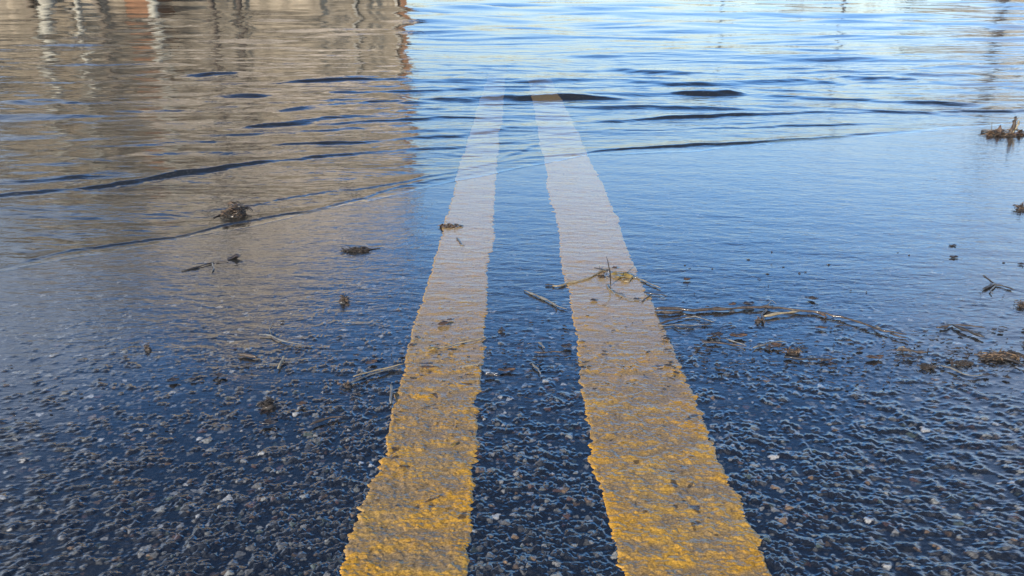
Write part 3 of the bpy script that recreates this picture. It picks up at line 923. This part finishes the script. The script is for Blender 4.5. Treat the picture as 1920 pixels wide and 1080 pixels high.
def clump(name, label, px, py, wpx, hpx, seed, mats=('fibre', 'fibre_dark'), n=70, arms=(), cat='debris clump', group=GR, flakes=10, zmin=0.0):
    """a matted pile of fibres and flakes; px,py foot centre; wpx,hpx picture size"""
    rg = random.Random(seed)
    s = PXM(py); W = wpx / s; H = hpx / s
    c = Vector(gp(px, py, 0))
    root = empty(name, c); tag(root, label, cat, group)
    D = min(W * .8, .05) * (.42 if hpx / wpx < .16 else 1)
    lobes = [(rg.uniform(-.32, .32) * W, rg.uniform(-.2, .2) * D, rg.uniform(.5, 1.0)) for _ in range(4)]
    for mi, mat in enumerate(mats):
        m = MB()
        for k in range(n // len(mats)):
            lx_, ly_, lh = rg.choice(lobes)
            x = lx_ + rg.gauss(0, .13) * W
            y = ly_ + rg.gauss(0, .16) * D
            env = max(0, 1 - (x / (W * .55)) ** 2) ** .5 * H * lh
            z = zmin + rg.random() ** 1.2 * env * .85 + .0005
            L = rg.uniform(.16, .42) * W
            a = rg.gauss(0, .9); e = rg.gauss(0, .35)
            d = Vector((math.cos(a) * math.cos(e), math.sin(a) * math.cos(e), math.sin(e))) * L
            mid = Vector((x, y, z)) + Vector((0, 0, rg.uniform(0, .15) * L))
            p0 = mid - d * .5; p1 = mid + d * .5
            for p_ in (p0, p1): p_.z = max(p_.z - .08 * L, zmin + .0003)
            mid2 = mid + Vector((rg.gauss(0, .06) * L, rg.gauss(0, .06) * L, .08 * L))
            r = rg.uniform(.35, 1.2) * .0008 * (W / .05) ** .4
            m.tube([p0, p0.lerp(mid2, .6), mid2, p1.lerp(mid2, .6), p1], [r * .5, r, r, r * .9, r * .4], 5)
        m.build('fibre_mat', M[mat], root, True)
    m = MB()
    for k in range(flakes):
        lx_, ly_, lh = rg.choice(lobes)
        lf = leaf_mb((lx_ + rg.gauss(0, .12) * W, ly_, zmin + rg.random() * H * .7 * lh), rg.uniform(.15, .3) * W, rg.uniform(.08, .16) * W, rg.uniform(0, 3.1), rg.uniform(-1, 1.2), seed * 3 + k, rg.gauss(0, .5))
        n0 = len(m.v); m.v += lf.v; m.f += [tuple(n0 + i for i in f) for f in lf.f]
    if flakes: m.build('leaf_flakes', M['leaf_dark' if 'dark' in mats[-1] else 'leaf'], root, True)
    # core so that no light shows through the middle
    m = MB(); P = []
    seg, rings = 12, 5
    for i in range(rings + 1):
        ph = i / rings * math.pi / 2
        for j in range(seg):
            an = j / seg * 2 * math.pi
            rr = math.cos(ph) * (1 + rg.uniform(-.2, .2))
            m.v.append((W * .36 * rr * math.cos(an), D * .36 * rr * math.sin(an), zmin - .002 + H * .4 * math.sin(ph) * (1 + rg.uniform(-.2, .2))))
    for i in range(rings):
        for j in range(seg):
            k = (j + 1) % seg
            m.f.append((i * seg + j, i * seg + k, (i + 1) * seg + k, (i + 1) * seg + j))
    m.build('matted_core', M['fibre_dark'], root, True)
    for k, (ap, aw, am) in enumerate(arms):
        q = [Vector(p) - c for p in ground_pts(ap, aw / s * .4 + .0008)]
        rgx = random.Random(seed + k)
        nq = 9; q = resample(q, nq, rgx, aw / s * .12)
        m = MB(); m.tube(q, [aw / s / 2 * (1 - .5 * i / nq) for i in range(nq)], 6, rng=rgx, rough=.15)
        m.build('twig_arm', M[am], root, True)
    return root

# --- the long branch right of the wide line
stick('branch', 'long thin branch with peeling bark, stretching right from the edge of the broad yellow line', [(1228, 579), (1262, 578), (1300, 582), (1350, 579), (1420, 576), (1470, 578), (1500, 582), (1530, 585), (1570, 592), (1615, 606), (1655, 620), (1700, 627)],
      7.5, 'twig', 'branch', 3, taper=.5, branches=[
          ([(1228, 585), (1262, 586), (1282, 583)], 5, 'twig'), ([(1425, 577), (1440, 571), (1448, 562), (1456, 570)], 2.2, 'grey_stem'),
          ([(1436, 578), (1428, 592), (1434, 606)], 6, 'twig'), ([(1432, 593), (1452, 589), (1482, 586), (1500, 584)], 5, 'straw'),
          ([(1538, 587), (1550, 594), (1545, 597)], 4, 'leaf'), ([(1636, 612), (1652, 616), (1640, 610)], 3, 'grey_stem'), ([(1672, 626), (1688, 632), (1704, 634)], 3, 'twig')])
leaf('leaf', 'small dark leaf caught behind the middle of the long branch', 1403, 574, 24, 9, 'leaf_dark', .1, 1.1, 2, lift=.003)
leaf('leaf', 'pale brown leaf caught behind the long branch, left of the dark one', 1373, 575, 16, 8, 'leaf', .3, 1.1, 4, lift=.003)
clump('debris_clump', 'knot of soaked bark hanging below the long branch at its fork', 1422, 602, 16, 12, 81, ('fibre_dark', 'fibre'), 34, flakes=5)
stick('twig', 'bent forked twig just below the left end of the long branch', [(1234, 607), (1262, 600), (1285, 595), (1304, 592)], 4, 'twig', seed=5, branches=[([(1285, 596), (1306, 593), (1318, 597), (1340, 604)], 2.6, 'grey_stem')])
stick('twig', 'straight thin twig touching the wide line, under the bent forked one', [(1236, 611), (1270, 609), (1300, 610), (1336, 608)], 2.8, 'grey_stem', seed=6, branches=[([(1262, 610), (1272, 615), (1300, 612)], 2.4, 'twig_dark')])

# --- the little pile on the wide line
stick('twig', 'dark stick standing upright on the broad yellow line', [(1145, 536, 536), (1144, 515, 536), (1142, 500, 536), (1137, 481, 536)], 3.4, 'twig_dark', seed=8, taper=.3, knots=False)
stick('twig', 'pale curved twig reaching left from the upright stick', [(1036, 536), (1050, 537), (1062, 531), (1090, 526), (1110, 519), (1127, 508), (1140, 505)], 4.0, 'straw', seed=9, taper=-.1, branches=[([(1022, 534), (1040, 534)], 2.4, 'twig_dark')])
stick('twig', 'short dark twig lying level against the upright stick', [(1114, 502), (1126, 505), (1145, 510)], 3, 'twig_dark', seed=10, lift=.006, branches=[([(1126, 505, 506), (1123, 497, 506)], 1.6, 'grey_stem')])
leaf('leaf', 'olive yellow leaf lying right of the upright stick', 1166, 520, 44, 13, 'leaf_yellow', -.45, .55, 5, lift=.002)
leaf('leaf', 'tiny curled brown leaf at the top of the olive yellow leaf', 1152, 507, 12, 7, 'leaf', .5, 1.3, 6, lift=.004)
stick('twig', 'grey twig running from the olive leaf off the right edge of the broad line', [(1166, 524), (1183, 520), (1196, 521), (1212, 529), (1240, 540)], 4.2, 'grey_stem', seed=11, branches=[([(1184, 520), (1180, 527), (1170, 528)], 3, 'straw')])
stick('twig', 'grey twig slanting down from the foot of the upright stick', [(1138, 533), (1142, 541), (1156, 551), (1172, 558), (1186, 563), (1205, 563)], 3.4, 'grey_stem', seed=12, branches=[([(1154, 548), (1170, 552)], 2, 'twig'), ([(1163, 557), (1161, 560)], 2, 'straw')])
clump('debris_clump', 'tangle of brown fibre at the foot of the upright stick', 1128, 520, 26, 14, 82, ('fibre_dark', 'fibre'), 34, flakes=4)
stick('twig', 'dark stub crossing the right rim of the broad line', [(1208, 549), (1226, 551), (1240, 552), (1252, 556)], 3.2, 'twig_dark', seed=14, branches=[([(1222, 552), (1212, 558), (1202, 567)], 2.6, 'twig')])
leaf('leaf', 'crumpled dark flake in the middle of the broad line below the twigs', 1113, 565, 15, 6, 'leaf_dark', .1, 1.2, 7)
leaf('leaf', 'thin black flake near the centre of the broad line', 1193, 562, 12, 4, 'leaf_dark', .1, 1.0, 8)
stick('twig', 'pale grey twig slanting between the two painted lines', [(983, 544), (996, 550), (1012, 556), (1030, 565), (1044, 573)], 4.4, 'grey_stem', seed=15, taper=.1, branches=[([(1036, 569), (1052, 577), (1064, 579)], 3, 'grey_stem'), ([(1042, 571), (1043, 580)], 3, 'twig_dark')])

# --- left line
stick('straw', 'brighter of two straws pointing at the left rim of the narrow line', [(662, 706), (690, 698), (724, 690), (762, 681)], 3.2, 'straw', 'straw', 16, lift=.004, taper=.1, knots=False)
stick('straw', 'duller straw lying below the brighter one at the narrow line', [(644, 722), (664, 716), (690, 704), (720, 695), (752, 687)], 3.4, 'grey_stem', 'straw', 17, taper=.1, knots=True)
clump('debris_clump', 'small knot of wet fibre at the lower end of the duller straw', 652, 722, 20, 9, 83, ('fibre_dark', 'fibre'), 24, flakes=3)
stick('straw', 'long pale straw lying across the narrow line', [(806, 655), (836, 650), (862, 643), (888, 638), (910, 633)], 3.2, 'straw', 'straw', 18, taper=.2)
stick('straw', 'short grey stem standing along the left rim of the narrow line', [(733, 756), (734, 740), (733, 720)], 7.5, 'grey_stem', 'stem', 19, taper=.2, knots=False)
stick('twig', 'short twig on the narrow line below the long dark leaf', [(856, 446), (860, 452), (864, 459)], 3.6, 'twig', seed=20, branches=[([(863, 459), (871, 460)], 2, 'grey_stem')])
clump('leaf_clump', 'long dark leaf scrap lying on the left rim of the narrow line under water sheen', 843, 427, 46, 6, 84, ('fibre_dark', 'fibre'), 40, flakes=8)
leaf('leaf', 'rust brown leaf standing on the narrow line', 831, 610, 22, 12, 'leaf', .1, 1.3, 9, tilt=.1)
leaf('leaf', 'tiny red brown leaf above the rust brown leaf', 843, 601, 10, 5, 'leaf', .3, 1.1, 10)
leaf('leaf', 'small brown and yellow leaf at the left rim of the narrow line', 771, 649, 11, 11, 'leaf', 1.0, 1.2, 11)
leaf('leaf', 'black flake under the long pale straw', 846, 658, 14, 5, 'leaf_dark', .0, 1.1, 12)
leaf('leaf', 'ochre flake left of the black flake on the narrow line', 812, 656, 20, 6, 'leaf_yellow', .1, .9, 13)
leaf('leaf', 'brown curled sliver lower on the narrow line', 800, 690, 34, 4, 'leaf', .05, .9, 14)
stick('twig', 'pale splinter on the right rim of the narrow line', [(866, 689), (884, 685), (902, 682)], 3.4, 'straw', seed=21)
leaf('leaf', 'orange yellow leaf low on the narrow line near its middle', 850, 837, 14, 12, 'leaf_yellow', .8, 1.2, 15)

# --- between the lines
stick('twig', 'black stick with white rim between the painted lines', [(909, 703), (922, 702), (937, 704)], 6.5, 'twig_dark', seed=22, taper=.1, knots=False, branches=[([(911, 700, 704), (934, 700, 704)], 2.2, 'foam')])
clump('debris_clump', 'tiny dark ball of fibre between the painted lines', 938, 621, 14, 12, 85, ('fibre_dark', 'fibre_dark'), 26, flakes=2)
stick('twig', 'dark twig lying level near the left rim of the broad line', [(1002, 660), (1020, 661), (1040, 659), (1056, 660)], 4, 'twig', seed=23)
stick('twig', 'short grey twig tilted above the level dark one between the lines', [(1010, 641), (1016, 648), (1022, 652)], 4, 'grey_stem', seed=24)
leaf('leaf', 'dark leaf scrap beside the left rim of the broad line', 1062, 651, 22, 8, 'leaf_dark', .2, 1.2, 16)
leaf('leaf', 'brown sliver between the lines above the rougher asphalt', 950, 696, 34, 6, 'leaf', .05, 1.0, 17)
stick('twig', 'slanting grey twig amid stones between the lines', [(998, 682), (1008, 692), (1014, 702)], 5, 'grey_stem', seed=25)

# --- left lane
clump('debris_clump', 'brown matted clump of leaves and twigs afloat at left', 441, 404, 54, 32, 86, ('fibre', 'fibre_dark'), 150, flakes=26,
      arms=[([(460, 396), (440, 392), (420, 400), (400, 408)], 3.5, 'twig_dark'), ([(458, 390), (468, 388), (473, 393)], 3, 'twig_dark'), ([(452, 402), (472, 405)], 3, 'twig_dark')])
leaf('leaf', 'black speck of leaf floating under the brown matted clump', 424, 427, 12, 5, 'leaf_dark', .4, 1.3, 18)
clump('catkin', 'long dark catkin shaped scrap in the blue water left of the narrow line', 676, 471, 62, 6, 87, ('fibre_dark', 'fibre_dark'), 80, flakes=6, arms=[([(690, 468), (713, 465)], 2.2, 'twig_dark'), ([(650, 470), (640, 463)], 2, 'twig_dark')], cat='catkin')
stick('twig', 'long dark twig floating left of the small dark leaf', [(340, 507), (360, 504), (380, 498), (402, 491)], 4.2, 'twig_dark', seed=26, branches=[([(398, 492), (401, 505), (397, 510)], 3, 'grey_stem')])
leaf('leaf', 'dark leaf with a raised tip at the right end of the long floating twig', 441, 486, 28, 12, 'leaf_dark', .2, 1.6, 19, tilt=.25, stem=[(428, 489), (404, 492)])
clump('debris_clump', 'round brown clump in blue water left of the narrow line', 642, 565, 26, 17, 88, ('fibre', 'fibre_dark'), 70, flakes=8)
clump('seed_ball', 'small round brown seed ball on a stub in the left lane', 278, 655, 15, 17, 89, ('fibre', 'fibre_dark'), 50, flakes=4, cat='seed ball')
clump('debris_clump', 'black shiny clump low in the left lane', 504, 760, 34, 18, 90, ('fibre_dark', 'fibre_dark'), 80, flakes=10)
stick('twig', 'pale split twig with a bright end in the left lane', [(446, 664), (460, 666), (481, 670)], 6, 'twig', seed=27, taper=-.2, branches=[([(474, 668), (483, 669)], 5, 'grey_stem')])
leaf('leaf', 'dark oval flake below the split twig', 412, 706, 30, 9, 'leaf_dark', -.15, .8, 20)
leaf('leaf', 'dark hump of leaf left of the oval flake', 326, 715, 22, 10, 'leaf_dark', .2, 1.2, 21)
leaf('leaf', 'tiny dark flake between hump and oval flake', 362, 713, 13, 6, 'leaf_dark', 0, 1.1, 22)
stick('stem', 'short white stem pointing up beside the thin grey stalk', [(521, 691), (527, 680), (533, 667)], 5, 'straw', 'stem', 28, taper=.2, knots=False)
stick('stem', 'curved grey stem with a fork in the blue water of the left lane', [(486, 627), (508, 628), (522, 637), (545, 643), (570, 646)], 3.6, 'grey_stem', 'stem', 29, branches=[([(508, 628), (505, 615), (512, 600)], 2, 'grey_stem')])
stick('straw', 'straight pale straw lying level left of the narrow line', [(646, 605), (670, 604), (695, 604), (720, 605)], 1.9, 'grey_stem', 'straw', 30, knots=False)
stick('stem', 'thin grey stalk lying level below the curved forked stem', [(478, 684), (520, 682), (560, 674), (600, 670)], 2.0, 'grey_stem', 'stem', 31, knots=False)
leaf('leaf', 'red brown oval leaf above the two straws', 697, 681, 22, 11, 'leaf', .3, .7, 23)
leaf('leaf', 'small dark flake above the red brown oval leaf', 668, 668, 12, 6, 'leaf_dark', 0, 1.0, 24)
stick('twig', 'dull twig among rough stones low in the left lane', [(580, 797), (598, 788), (622, 783), (646, 780)], 5, 'twig', seed=32)
leaf('leaf', 'brown flake right of the black shiny clump', 566, 759, 20, 9, 'leaf', .3, .9, 25)
leaf('leaf', 'black curl of leaf on stones below the black shiny clump', 505, 795, 36, 10, 'leaf_dark', .1, .9, 26)

# --- right lane
stick('stem', 'thick dark stem broken into a wedge in the right lane', [(1787, 609), (1808, 618), (1828, 625), (1846, 632)], 7, 'twig_dark', 'stem', 33, taper=.2, branches=[([(1756, 614), (1772, 612), (1788, 609)], 5, 'twig'), ([(1790, 609), (1820, 611), (1850, 615)], 3.4, 'twig')])
stick('twig', 'dark twig with a raised tip and a long right arm, near right side', [(1868, 533, 533), (1856, 526, 533), (1843, 516, 533)], 4, 'twig_dark', seed=34, taper=.3, branches=[([(1860, 533), (1880, 536), (1902, 543)], 3.4, 'twig_dark'), ([(1866, 532), (1852, 538), (1843, 542)], 6, 'twig_dark'), ([(1868, 534), (1856, 545), (1862, 552)], 3, 'grey_stem')])
clump('debris_clump', 'brown clump cut by the right side of the picture, beside the dark twig', 1919, 574, 24, 12, 91, ('fibre', 'fibre_dark'), 60, flakes=8)
clump('debris_clump', 'flat dark clump at far right upstream of the others', 1913, 394, 34, 12, 92, ('fibre_dark', 'fibre'), 60, flakes=8)
clump('debris_clump', 'driftwood clump with a raised pale tip at the top right corner', 1888, 254, 74, 14, 93, ('fibre_dark', 'fibre'), 90, flakes=16,
      arms=[([(1892, 254, 254), (1898, 244, 254), (1902, 232, 254), (1904, 219, 254)], 9, 'twig'), ([(1896, 250, 254), (1908, 238, 254), (1911, 226, 254)], 6, 'straw'), ([(1840, 246), (1862, 248), (1885, 250)], 5, 'twig_dark'), ([(1900, 250), (1925, 252)], 4, 'twig'), ([(1859, 248, 250), (1860, 230, 250)], 1.5, 'grey_stem')])
leaf('leaf', 'small brown leaf in open water right of the broad line', 1288, 526, 16, 10, 'leaf', .3, 1.5, 27)
leaf('leaf', 'tiny black floating flake in the upper right lane', 1788, 484, 17, 5, 'leaf_dark', 0, 1.2, 28)
leaf('leaf', 'tiny black flake just upstream of the other one', 1786, 462, 15, 3, 'leaf_dark', 0, 1.0, 29)
leaf('leaf', 'black flake at the right side above the dark twig', 1914, 497, 13, 5, 'leaf_dark', 0, 1.1, 30)
leaf('leaf', 'wet curled leaf above the long branch', 1522, 562, 24, 7, 'leaf_dark', -.2, 1.2, 31)
leaf('leaf', 'brown sliver below the long branch where it bends', 1540, 616, 24, 5, 'leaf', -.05, .9, 32)
stick('twig', 'short dark twig lying level below the bend of the long branch', [(1565, 611), (1580, 610), (1598, 611)], 3, 'twig_dark', seed=35)
clump('leaf_litter_heap', 'long brown heap of wet leaf litter at the right side', 1868, 668, 92, 4, 94, ('fibre', 'fibre_dark', 'fibre_dark'), 100, flakes=9, arms=[([(1826, 664), (1850, 668)], 4, 'twig'), ([(1868, 668), (1900, 676), (1925, 688)], 5, 'twig_dark'), ([(1858, 656), (1880, 664)], 2, 'grey_stem')], cat='litter heap')
clump('leaf_litter_heap', 'small dark heap of litter just left of the long brown heap', 1806, 682, 44, 3, 95, ('fibre_dark', 'fibre_dark'), 50, flakes=10, cat='litter heap')
clump('leaf_litter_heap', 'brown crumbling heap of litter under the level stick', 1738, 688, 40, 4, 96, ('fibre_dark', 'twig_dark', 'fibre_dark'), 60, flakes=10, cat='litter heap')
stick('twig', 'pale brown stick lying level with a curl at its left end', [(1681, 658), (1700, 656), (1720, 660), (1738, 661)], 5.4, 'twig', seed=36, taper=.1, branches=[([(1682, 656), (1692, 650), (1704, 654)], 3.4, 'straw')])
leaf('leaf', 'flat dark leaf left of the brown crumbling heap', 1706, 670, 26, 9, 'leaf_dark', .1, 1.1, 33)
leaf('leaf', 'red brown scrap of leaf on the waterline of the right lane', 1640, 672, 36, 9, 'leaf', .1, 1.0, 34)
stick('twig', 'long slanting twig low in the right lane near the litter heaps', [(1765, 686), (1785, 690), (1800, 698), (1816, 705), (1850, 703)], 4, 'grey_stem', seed=37)
stick('twig', 'pair of crossed twigs right of the broad line below the long branch', [(1316, 641), (1345, 642), (1372, 646), (1400, 650)], 4.2, 'twig', seed=38, branches=[([(1360, 635), (1382, 642), (1400, 648)], 3, 'grey_stem'), ([(1332, 632), (1346, 628), (1352, 634)], 3, 'twig_dark')])
leaf('leaf', 'folded brown leaf to the right above the crossed twigs', 1384, 632, 34, 8, 'leaf', -.05, 1.2, 35)
leaf('leaf', 'dark curled leaf to the left above the crossed twigs', 1344, 630, 24, 9, 'leaf_dark', .0, 1.3, 36)
stick('twig', 'slanting grey twig reaching the crossed twigs from the right', [(1412, 652), (1435, 645), (1460, 640), (1475, 641)], 4, 'grey_stem', seed=39)
leaf('leaf', 'greenish brown leaf under the slanting grey twig', 1453, 650, 28, 9, 'leaf', .2, 1.1, 37)
clump('debris_clump', 'low clump of bark right of the greenish brown leaf', 1488, 660, 32, 7, 97, ('fibre_dark', 'fibre'), 44, flakes=8)
stick('twig', 'orange brown splinter under the low clump of bark', [(1540, 676), (1555, 674), (1570, 672)], 5, 'twig', seed=40)
stick('twig', 'dark crooked twig on the waterline below the long branch', [(1470, 669), (1500, 673), (1530, 672), (1560, 676)], 4, 'twig_dark', seed=41)

# --- fine litter nobody could count: crumbs, splinters and flakes along the waterline
m = MB(); rg = random.Random(77)
def crumbs(n, x0, x1, y0, y1, smax):
    for k in range(n):
        px = rg.uniform(x0, x1); py = rg.triangular(y0, y1, (y0 + y1) / 2)
        s = PXM(py); c = Vector(gp(px, py, .0005))
        L = rg.uniform(3, smax) / s
        a = rg.gauss(0, .6)
        d = Vector((math.cos(a), math.sin(a), 0)) * L
        if rg.random() < .68:
            r = rg.uniform(.5, 1.2) / s
            m.tube([c - d * .5, c + Vector((0, rg.gauss(0, .1) * L, r)), c + d * .5], [r * .5, r, r * .5], 5)
        else:
            lf = leaf_mb(c, L * .9, L * rg.uniform(.3, .6), a, rg.uniform(.2, 1.2), k)
            n0 = len(m.v); m.v += lf.v; m.f += [tuple(n0 + i for i in f) for f in lf.f]
crumbs(360, 1240, 1990, 600, 745, 19)
crumbs(60, 890, 1100, 590, 760, 13)
crumbs(60, 380, 800, 590, 800, 13)
crumbs(60, 0, 700, 640, 900, 10)
crumbs(35, 1060, 1260, 540, 760, 9)
crumbs(26, 780, 900, 560, 760, 9)
crumbs(24, 1280, 1920, 440, 600, 9)
o = m.build('plant_litter', M['fibre_dark'], None, True)
tag(o, 'fine crumbs of bark and leaf scattered along the waterline', 'plant litter', kind='stuff')
